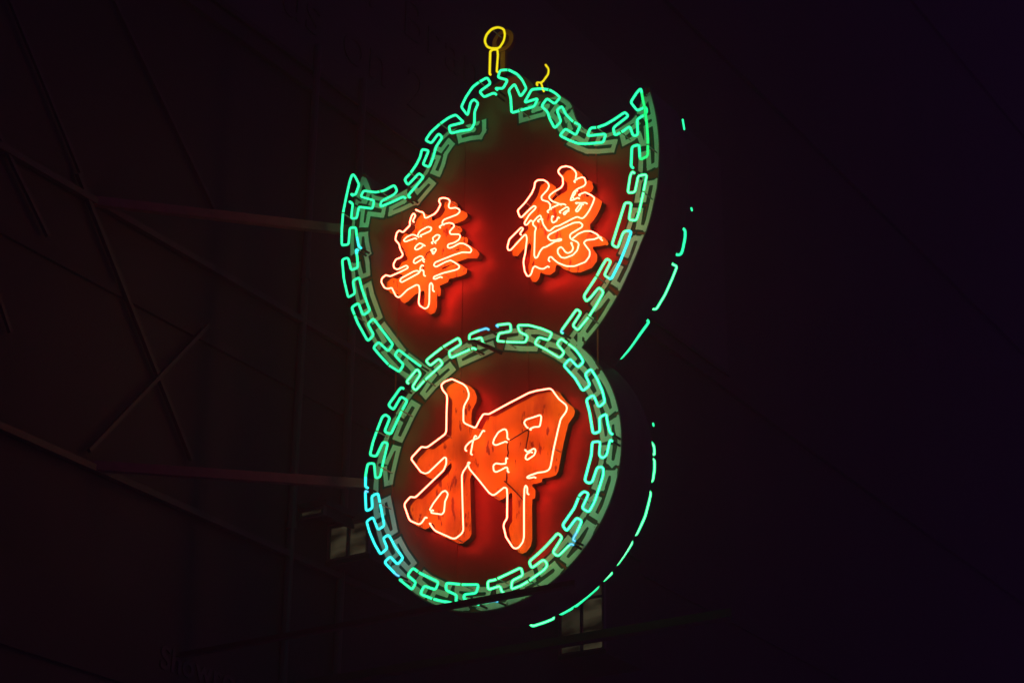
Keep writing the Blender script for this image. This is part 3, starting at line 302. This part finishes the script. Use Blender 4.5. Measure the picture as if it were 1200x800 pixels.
def sheath(name, col, clear=.35):
    """coloured glass wall of a lit tube: glows a little and lets the core show through"""
    m = bpy.data.materials.new(name); m.use_nodes = True; nt = m.node_tree; nt.nodes.clear()
    e = nt.nodes.new('ShaderNodeEmission'); e.inputs['Color'].default_value = (*col, 1)
    t = nt.nodes.new('ShaderNodeBsdfTransparent'); x = nt.nodes.new('ShaderNodeMixShader'); x.inputs[0].default_value = clear
    o = nt.nodes.new('ShaderNodeOutputMaterial')
    nt.links.new(e.outputs[0], x.inputs[1]); nt.links.new(t.outputs[0], x.inputs[2]); nt.links.new(x.outputs[0], o.inputs['Surface'])
    return m

M_TUBE = {
 'green': (glow('green_neon_core', (.24, 3.5, 1.0)), sheath('green_neon_glass', (.0, 1.6, .54))),
 'mint':  (glow('mint_neon_core',  (1.15, 5.0, 1.6)), sheath('mint_neon_glass',  (.02, 1.75, .52))),
 'teal':  (glow('teal_neon_core',  (.75, 5.0, 1.9)), sheath('teal_neon_glass',  (.0, 1.75, .72))),
 'lime':  (glow('lime_neon_core', (.10, 2.6, .50)), sheath('lime_neon_glass', (.0, 1.1, .20))),
 'blue':  (glow('blue_neon_core', (.9, 2.0, 2.2)), sheath('blue_neon_glass', (.0, .50, .85))),
 'cyan':  (glow('cyan_neon_core', (.40, 3.6, 3.0)), sheath('cyan_neon_glass', (.0, 1.4, 1.3))),
}
M_RED = (glow('red_neon_core', (29.0, 2.75, 1.5)), sheath('red_neon_glass', (4.0, .52, .26), .5))
M_YEL = (glow('yellow_neon_core', (1.2, 1.08, .05)), sheath('yellow_neon_glass', (1.0, .80, .0), .4))
M_BOARD = worn('maroon_sign_enamel', (.44, .034, .014), (.30, .028, .012), 2.2, (1,1,.35), (.34,.52), .35, .7, .05, metal=.45)
M_BOARD_DK = worn('dark_green_black_enamel', (.030, .030, .022), (.018, .018, .015), 3, (1,1,.4), (.5,.7))
M_SIDE = worn('sooty_sign_edge_paint', (.05, .045, .045), (.03, .028, .028), 4, (1,1,.4), (.6,.8))
M_FRET = worn('cream_fret_paint', (.80, .77, .67), (.66, .63, .53), 7, (1,1,.5), (.55,.8), .38, .68, .05, spots=(14, .70, (.08,.075,.05), (1,1,.6)))
M_LETTER = worn('orange_letter_enamel', (.78, .47, .005), (.48, .22, .004), 4, (1,1,.25), (.45,.65), .46, .66, .05, spots=(19, .625, (.24,.07,.006), (1.3,1,.45)))
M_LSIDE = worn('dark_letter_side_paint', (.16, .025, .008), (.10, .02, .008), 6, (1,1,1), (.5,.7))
M_BLACK = mat('black_rubber_boot', (.012, .012, .012), .5)
M_TIE = mat('pale_wire_tie', (.50, .48, .36), .5)
M_DEAD = mat('dead_tube_glass', (.03, .035, .03), .15)
M_GLASS = mat('clear_glass_stand', (.25, .30, .26), .15)
M_WIRE = mat('sooty_wire', (.018, .008, .006), .7)
M_DSTEEL = worn('black_painted_steel', (.022, .018, .018), (.035, .02, .016), 9, (1,1,1), (.6,.85), .4, .65, .1)
M_STEEL = worn('rusty_painted_steel', (.023, .018, .021), (.016, .0125, .014), 9, (1,1,1), (.5,.8), .4, .65, .1)
M_ARM = worn('red_glow_tinted_steel', (.082, .038, .042), (.05, .026, .028), 9, (1,1,1), (.5,.8), .4, .65, .1)  # arm steel with the sign's red glow put into its base colour
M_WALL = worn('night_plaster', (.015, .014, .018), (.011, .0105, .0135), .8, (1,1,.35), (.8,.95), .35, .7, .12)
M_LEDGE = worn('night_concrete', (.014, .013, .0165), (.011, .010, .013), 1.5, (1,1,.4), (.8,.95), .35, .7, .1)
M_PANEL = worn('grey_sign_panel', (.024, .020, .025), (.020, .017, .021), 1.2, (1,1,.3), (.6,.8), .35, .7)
M_INK = mat('dark_letter_paint', (.013, .011, .014), .7)
M_INK2 = mat('faded_letter_paint', (.026, .022, .027), .7)
M_PIPE = worn('grey_drain_pipe_paint', (.024,.019,.021), (.018,.015,.017), 6, (1,1,.3), (.5,.7))
def dirty_glow(name, col, lo):
    m = glow(name, col); nt = m.node_tree; N = nt.nodes; e = N['Emission']
    tc = N.new('ShaderNodeTexCoord'); nz = N.new('ShaderNodeTexNoise'); nz.inputs['Scale'].default_value = 3.2
    mp = N.new('ShaderNodeMapping'); mp.inputs['Scale'].default_value = (1, 1, 2.2)
    r = N.new('ShaderNodeMapRange'); r.inputs['From Min'].default_value = .38; r.inputs['From Max'].default_value = .6
    r.inputs['To Min'].default_value = lo; r.inputs['To Max'].default_value = 1.0
    nt.links.new(tc.outputs['Object'], mp.inputs['Vector']); nt.links.new(mp.outputs['Vector'], nz.inputs['Vector'])
    nt.links.new(nz.outputs['Fac'], r.inputs['Value']); nt.links.new(r.outputs['Result'], e.inputs['Strength'])
    return m
M_PANE = dirty_glow('dim_lit_window_glass', (.036, .031, .017), .12)
M_PANE2 = dirty_glow('dimmer_lit_window_glass', (.023, .020, .0115), .15)
M_FRAME = mat('dark_window_frame', (.05,.045,.045), .6)
M_AMBER = worn('amber_finial_paint', (.50, .25, .02), (.38, .17, .015), 12, (1,1,1), (.5,.7))
M_DKRED = mat('dark_red_finial_paint', (.10, .012, .008), .6)

# ---------------------------------------------------------------- the neon sign
Y_PAINT, Y_FRET, Y_BACK, Y_REAR = .134, .130, .556, .625
Y_LET = .083
sign = empty('neon_sign', (0, 0, ZC), 'tall gourd-shaped neon pawn sign with orange Chinese characters and green fret border', 'neon sign')

# board: one sheet-metal box, front, back and edge as parts
BX = [Vector((x, z, 0)) for x, z in BOARD]
tri = tessellate_polygon([BX])
n = len(BX)
mobj('front_sheet', [(v.x, Y_PAINT, v.y) for v in BX], [t if (BX[t[1]]-BX[t[0]]).cross(BX[t[2]]-BX[t[0]]).z > 0 else t[::-1] for t in tri], M_BOARD, sign)
mobj('rear_sheet', [(v.x, Y_BACK, v.y) for v in BX], [t if (BX[t[1]]-BX[t[0]]).cross(BX[t[2]]-BX[t[0]]).z < 0 else t[::-1] for t in tri], M_BOARD_DK, sign)
mobj('edge_band', [(v.x, y, v.y) for y in (Y_PAINT, Y_BACK) for v in BX], [(i, (i+1) % n, n+(i+1) % n, n+i) for i in range(n)], M_SIDE, sign)
# joints between the enamelled sheets, thin cover strips
for x in (-.86, -.29, .28, .85):
    zz = [k*.01 for k in range(-110, 290) if inside(np.array([[x]]), np.array([[k*.01]]), BOARD)[0, 0]]
    v, f = box(x-.006, x+.006, Y_PAINT-.0035, Y_PAINT-.0005, zz[0]+.01, zz[-1]-.01)
    mobj('cover_strip', v, f, M_BOARD, sign)
# rolled lip round the front edge
V, F = sweep([Vector((v.x, Y_PAINT, v.y)) for v in BX], .006, 5, True)
mobj('edge_lip', V, F, M_SIDE, sign)

# dark border ground and the cream fret painted behind the tubes (both cut 3-5 mm sheets)
h = .007
xs, zs, X, Z = grid(-1.62, 1.62, -1.14, 2.80, h)
flat = [P for c, P in TUBES.values()] + FILL
D = ribbon_dist(X, Z, flat, .14)
bp = [(v.x, v.y) for v in BX]
ins = inside(X, Z, bp); ed = seg_dist(X, Z, [bp+bp[:1]], .12); bd = np.where(ins, -ed, ed)
V, F, _, _ = contour_fill(xs, zs, np.maximum(D-.034, bd+.004), Y_PAINT-.002)
mobj('border_ground', V, F, M_BOARD_DK, sign)
hw = np.where(bd > -.024, .030, .0185)
V, F, _, _ = contour_fill(xs, zs, np.maximum(D-hw, bd+.005), Y_FRET)
mobj('painted_fret', V, F, M_FRET, sign)

# a bent tube: lit core in a coloured glass wall; both ends turn back into the board
def tube_mesh(pts, r, mats, y=0.0, cut=.018, dive=(True, True), closed=False, seg=6, depth=.030, core_share=.46):
    P = [(x, y, z) for x, z in pts]
    if not closed:
        if dive[0]: P = [(P[0][0], y+depth, P[0][1+1])] + P
        if dive[1]: P = P + [(P[-1][0], y+depth, P[-1][2])]
    path = rounded(P, cut, closed)
    core = sweep(path, r*core_share, 5, closed); skin = sweep(path, r, seg, closed)
    return join(core, skin)
def lit(name, V, F, MI, mats, parent):
    return mobj(name, V, F, list(mats), parent, MI, True)
R_G, R_R = .0102, .0069
rear = []
for k, (c, P) in TUBES.items():
    core, skin = M_TUBE[c]
    V, F, MI = tube_mesh(P, R_G, None)
    mats = [core, skin]
    for zc, line, reach in ZONES.get(k, []):             # lengths of the tube that burn in another tint
        b0 = len(mats); mats += list(M_TUBE[zc])
        for fi, f in enumerate(F):
            cx = sum(V[i].x for i in f)/len(f); cz = sum(V[i].z for i in f)/len(f)
            d = min(math.hypot(cx-a[0]-(b[0]-a[0])*t, cz-a[1]-(b[1]-a[1])*t) for a, b in zip(line, line[1:]) for t in
                    [max(0, min(1, ((cx-a[0])*(b[0]-a[0])+(cz-a[1])*(b[1]-a[1]))/max(1e-9, (b[0]-a[0])**2+(b[1]-a[1])**2)))])
            if d < reach: MI[fi] = b0 + MI[fi] % 2
    o = lit('border_tube', V, F, MI, mats, sign)
    if k in ('T1', 'T2', 'T3', 'T6', 'R1', 'R2', 'R9', 'R10'): rear.append(o)
    for e in (0, -1):                                # electrode boots between tube end and board
        x, z = P[e]
        v, f = sweep([Vector((x, .033, z)), Vector((x, .09, z)), Vector((x, Y_FRET-.001, z))], .008, 8)
        mobj('electrode_boot', v, f, M_BLACK, o)
    for x, z, dx, dz in TIES.get(k, []):             # wire ties on glass stands
        t = Vector((dx, 0, dz)).normalized()
        c0 = Vector((x, 0, z))
        v, f = sweep([c0-t*.0045, c0+t*.0045], R_G+.0015, 8)
        s = mobj('wire_tie', v, f, M_TIE, o)
        v, f = sweep([c0+Vector((0, .008, 0)), Vector((x, Y_FRET-.001, z))], .0045, 6)
        mobj('glass_stand', v, f, M_GLASS, o)
for o in rear:                                       # the far face carries the same kind of border ...
    c = o.copy(); COL.objects.link(c); c.parent = sign
    c.scale = (1, -1, 1); c.location = (0, Y_REAR, 0)
for c_, P in REAR:                                    # ... whose outer lengths peep past the edge on the right
    V, F, MI = tube_mesh(P, R_G if len(P) > 2 else .007, None, dive=(len(P) > 2,)*2)
    c = lit('border_tube', V, F, MI, M_TUBE[c_], sign); c.scale = (1, -1, 1); c.location = (0, Y_REAR, 0)

# characters: raised enamelled blocks outlined in red neon
CH = {'ya': ('\u62bc', .012), 'wa': ('\u83ef', .011), 'tak': ('\u5fb7', .011)}
for k in ('ya', 'wa', 'tak'):
    sil = SIL[k]
    xa = [p[0] for p in sil]; za = [p[1] for p in sil]
    xs, zs, X, Z = grid(min(xa)-.04, max(xa)+.04, min(za)-.04, max(za)+.04, .0075)
    e = seg_dist(X, Z, [sil+sil[:1]], .05); D = np.where(inside(X, Z, sil), -e, e)
    D = np.minimum(D, seg_dist(X, Z, CHARS[k], .05)-.004)
    V, F, WV, WF = contour_fill(xs, zs, D-.008, Y_LET, Y_PAINT-.0005)
    v, f, mi = join((V, F), (WV, WF))
    ch = mobj('character', v, f, [M_LETTER, M_LSIDE], sign, mi)
    ch['label'] = {'ya': 'large raised orange character in the round lower disc', 'wa': 'smaller raised orange character at the left of the upper field', 'tak': 'smaller raised orange character at the right of the upper field'}[k]
    for P in CHARS[k]:
        cl = math.dist(P[0], P[-1]) < .004
        V, F, MI = tube_mesh(P[:-1] if cl else P, R_R, None, cut=.010, dive=(not cl, not cl), closed=cl, depth=.02, core_share=.74)
        lit('outline_tube', V, F, MI, M_RED, ch)
    for P in WIRES[k]:
        pts = [Vector((x+random.uniform(-.004, .004), Y_LET-.012, z)) for x, z in P]
        pts = [Vector((pts[0].x, Y_LET-.03, pts[0].z))] + pts + [Vector((pts[-1].x, Y_LET-.001, pts[-1].z))]
        v, f = sweep(pts, .0045, 5); mobj('lead_wire', v, f, M_WIRE, ch)
    # tube stands of the character
    for P in CHARS[k][:3]:
        for i in range(4, len(P)-3, 9):
            v, f = sweep([Vector((P[i][0], .006, P[i][1])), Vector((P[i][0], Y_LET-.001, P[i][1]))], .0035, 5)
            mobj('glass_stand', v, f, M_GLASS, ch)

# finial: ring-and-stem plate on top with its yellow tubes
def disc(cx, cz, r0, r1, y, n=40):
    V = []; F = []
    for i in range(n):
        a = 2*math.pi*i/n
        V += [(cx+r0*math.cos(a), y, cz+r0*math.sin(a)), (cx+r1*math.cos(a), y, cz+r1*math.sin(a))]
    for i in range(n):
        j = (i+1) % n; F.append((2*i, 2*i+1, 2*j+1, 2*j))
    return V, F
def drum(cx, cz, r, y0, y1, n=40):
    V = [(cx+r*math.cos(2*math.pi*i/n), y, cz+r*math.sin(2*math.pi*i/n)) for y in (y0, y1) for i in range(n)]
    return V, [tuple(range(n))[::-1], tuple(range(n, 2*n))] + [(i, (i+1) % n, n+(i+1) % n, n+i) for i in range(n)]
fx, fz = FIN_C
v, f, _ = join(drum(fx, fz, .098, Y_PAINT, Y_PAINT+.035), box(fx-.028, fx+.028, Y_PAINT+.004, Y_PAINT+.031, FIN_BASE, fz-.090))
fin = mobj('finial', v, f, M_DKRED, sign)
v, f = disc(fx, fz, .058, .096, Y_PAINT-.004); mobj('amber_ring', v, f, M_AMBER, fin)
v, f = box(fx-.020, fx+.020, Y_PAINT-.003, Y_PAINT+.003, FIN_BASE+.02, fz-.099); mobj('amber_stem', v, f, M_AMBER, fin)
V, F, MI = tube_mesh(HOOK1[:-1], R_G*.95, None, cut=.02, closed=True); lit('loop_tube', V, F, MI, M_YEL, fin)
V, F, MI = tube_mesh(HOOK1L, R_G*.95, None, cut=.01, depth=.015); lit('stem_tube', V, F, MI, M_YEL, fin)
v, f = sweep([Vector((HOOK1[3][0], .006, HOOK1[3][1])), Vector((HOOK1[3][0], Y_PAINT+.002, HOOK1[3][1]))], .0045, 6); mobj('glass_stand', v, f, M_GLASS, fin)
V, F, MI = tube_mesh(HOOK2, R_G*.8, None, cut=.012, dive=(True, True), depth=.012); hk = lit('hook_tube', V, F, MI, M_YEL, sign)
V, F, MI = tube_mesh(HOOK2S, R_G*.8, None, cut=.008, dive=(True, True), depth=.012); lit('hook_stem', V, F, MI, M_YEL, hk)
# dead upper half of the hook's ring and the thin rod it hangs on
v, f = sweep([Vector((HOOK2[0][0], .05, HOOK2[0][1])), Vector((HOOK2[0][0]-.03, .06, HOOK2[0][1]+.03)), Vector((HOOK2[0][0]-.05, .10, HOOK2[0][1]-.06)), Vector((HOOK2S[-1][0]-.01, .15, HOOK2S[-1][1]-.02))], .004, 5); mobj('dead_tube', v, f, M_BLACK, hk)

# ---------------------------------------------------------------- steelwork round the sign
XW = -2.6                                             # street face of the building
BAR_L, BAR_R = BARS
def steel(name, V, F, label, cat, group=None, mtl=M_STEEL):
    o = mobj(name, V, F, mtl); o.location = (0, 0, ZC); return tag(o, label, cat, group)
V, F = angle_iron((XW, BAR_L[1], BAR_L[2]), BAR_R, .05)
steel('support_beam', V, F, 'dark steel angle bar crossing in front of the bottom of the round disc', 'steel beam', None, M_DSTEEL)
V, F = angle_iron((XW, 1.25, REARBAR[0]), (1.22, 1.25, REARBAR[1]), .085, .012)
steel('support_beam', V, F, 'dark steel beam behind the sign crossing the dim lit window at lower right', 'steel beam', None, M_DSTEEL)
V, F = bar((XW, -1.44, 2.10), (-1.30, .30, 2.24), .05, .07)
steel('support_arm', V, F, 'upper steel arm running from the wall to the left side of the upper shield', 'steel arm', 'steel arms holding the sign', M_ARM)
V, F = bar((XW, -1.17, .10), (-1.00, .30, .10), .05, .07)
steel('support_arm', V, F, 'lower steel arm running from the wall to the left side of the round disc', 'steel arm', 'steel arms holding the sign', M_ARM)
for y0, z0, y1, z1, w, lab in (
    (-4.2, 2.10, 2.6, 2.10, .05, 'upper horizontal steel rail along the wall left of the sign'),
    (-4.2, .10, 2.6, .06, .05, 'lower horizontal steel rail along the wall left of the sign'),
    (-2.75, 5.1, -.10, 2.62, .030, 'long steep wall brace at upper left, rising towards the wall lettering'),
    (-3.1, 4.05, -1.55, 2.24, .026, 'short steep brace in the top left corner of the picture'),
    (-1.59, 2.24, -.13, .47, .034, 'steep brace between the rails, falling to the right and crossing another'),
    (-1.22, .18, -.08, 1.60, .030, 'brace between the rails, rising to the right and crossing another'),
    (-2.75, 2.55, -1.81, 1.63, .028, 'faint brace near the left edge of the picture, above the lower one'),
    (-2.72, 1.75, -2.05, .78, .028, 'reddish brace at the left edge of the picture, below the faint one')):
    x = XW+.05 + (.02 if 'rising to the right' in lab else 0)
    V, F = bar((x, y0, z0), (x, y1, z1), w)
    steel('wall_brace', V, F, lab, 'steel brace', 'steel rails and braces on the wall')
# loose flap of old cable lying over the top of the round disc
V, F = sweep([Vector(p) for p in FLAP], .016, 7)
steel('loose_cable', V, F, 'short end of loose dark cable hanging over the top of the round disc', 'cable', None, M_WIRE)

# ---------------------------------------------------------------- the building behind
bld = empty('building', (XW, 6, 0), 'dark night building whose street wall runs behind the neon sign', 'building')
def bpart(name, V, F, m, parent=bld):
    V = [(v[0]-XW, v[1]-6, v[2]) for v in V]
    return mobj(name, V, F, m, parent)
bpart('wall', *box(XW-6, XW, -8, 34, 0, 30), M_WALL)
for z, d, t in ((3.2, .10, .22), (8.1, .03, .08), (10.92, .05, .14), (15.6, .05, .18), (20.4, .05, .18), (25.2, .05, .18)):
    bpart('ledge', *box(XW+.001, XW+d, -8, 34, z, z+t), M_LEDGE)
# bay windows standing out of the wall, glazed on the side towards us
def bay(y, x1, z0, z1, pane, cols, rows, label):
    b = empty('bay_window', (XW, y, ZC+z0), label, 'window', 'dim lit windows low behind the sign')
    w = x1-XW; H = z1-z0
    def bp_(name, V, F, m, par=b):
        return mobj(name, V, F, m, par)
    bp_('hood', *box(0, w+.03, -.02, .7, H, H+.05), M_LEDGE)
    if H > .1: bp_('sill', *box(0, w+.02, -.02, .7, -.04, 0), M_LEDGE)
    bp_('side_wall', *box(w-.035, w, .03, .7, 0, H), M_LEDGE)
    for i in range(cols):
        for j in range(rows):
            bp_('pane', *box(w*i/cols+.012, w*(i+1)/cols-.012, .012, .02, H*j/rows+.012, H*(j+1)/rows-.012), pane if (i+j) % 2 == 0 or cols == 1 else M_PANE)
    for i in range(cols+1):
        x = min(max(w*i/cols, .012), w-.012); bp_('mullion', *box(x-.012, x+.012, -.012, .03, 0, H), M_FRAME)
    for j in range(rows+1):
        z = min(max(H*j/rows, .012), H-.012); bp_('rail', *box(.012, w-.012, -.006, .029, z-.011, z+.011), M_FRAME)
bay(5.238, -2.093, 0.232, 1.285, M_PANE2, 2, 2, 'dim lit bay window behind the bottom right edge of the round disc')
bay(1.628, -2.178, 0.159, 0.468, M_PANE, 2, 1, 'dim lit bay window just left of the round disc, lower edge')
bay(1.238, -2.342, 0.410, 0.488, M_PANE, 1, 1, 'small slit of dim lit window, leftmost of the low lit windows')
# drain pipes up the wall
for y, lab in [(1.088, 'dark drain pipe on the wall left of the neck of the sign'), (1.756, 'dark drain pipe on the wall nearest the left edge of the round disc')]:
    V, F = sweep([Vector((0, 0, 0)), Vector((0, 0, 7.9))], .035, 8)
    o = mobj('drain_pipe', V, F, M_PIPE); o.location = (XW+.05, y, 3.5)
    tag(o, lab, 'drain pipe', 'drain pipes on the wall')
    for z in (1.2, 3.4, 5.6):
        v, f = sweep([Vector((0, 0, z)), Vector((0, 0, z+.06))], .046, 8); mobj('collar', v, f, M_PIPE, o)
# lettered panel on the wall and the lettering low at the left
def lettering(text, y, z, size, m, parent, bold=0.0, gap=1.0):
    for chn in text:
        cu = bpy.data.curves.new('letter', 'FONT'); cu.body = chn; cu.size = size; cu.extrude = .006; cu.offset = bold
        o = bpy.data.objects.new('letter', cu); COL.objects.link(o)
        bpy.context.view_layer.update()
        wdt = o.dimensions.x if chn != ' ' else size*.30
        if chn != ' ':
            me = bpy.data.meshes.new_from_object(o); me.materials.clear(); me.materials.append(m)
            x0 = min(v.co.x for v in me.vertices)
            n_ = bpy.data.objects.new('letter', me); COL.objects.link(n_); n_.parent = parent
            n_.rotation_euler = (math.pi/2, 0, math.pi/2)
            n_.location = (.037, y - x0, z)
        y += (wdt + size*.085*gap)
        bpy.data.objects.remove(o); bpy.data.curves.remove(cu)
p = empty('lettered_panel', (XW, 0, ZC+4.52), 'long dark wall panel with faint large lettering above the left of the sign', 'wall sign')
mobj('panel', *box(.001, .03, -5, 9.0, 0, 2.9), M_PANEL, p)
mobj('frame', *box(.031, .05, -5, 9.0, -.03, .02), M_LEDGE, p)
lettering('it us on 2', -.12, .36, .66, M_INK, p, .0, 1.35)
lettering('our Bran', 1.10, 1.10, .66, M_INK, p, .0, 1.35)
p = empty('lettered_panel', (XW, -.3, ZC-1.35), 'low dark wall panel with barely readable pale lettering at bottom left', 'wall sign')
mobj('panel', *box(.001, .03, -4.2, 3.2, 0, .62), M_WALL, p)
lettering('Showroom', .02, .19, .24, M_INK2, p, .004, .9)

# ---------------------------------------------------------------- added haze
HAZE = 0.0075  # thin volume added to lift the blacks and spread the tubes' glow
if HAZE:
    hz = mobj('haze', *box(-9.5, 12, -14, 35, -1, 31), [])
    m = bpy.data.materials.new('added_haze'); m.use_nodes = True; nt = m.node_tree; nt.nodes.clear()
    pv = nt.nodes.new('ShaderNodeVolumePrincipled'); pv.inputs['Density'].default_value = HAZE
    pv.inputs['Color'].default_value = (.95, .76, .95, 1); pv.inputs['Anisotropy'].default_value = .75
    o = nt.nodes.new('ShaderNodeOutputMaterial'); nt.links.new(pv.outputs[0], o.inputs['Volume'])
    hz.data.materials.append(m); tag(hz, 'thin haze added to lift the dark tones and soften the neon', None, None, 'stuff')
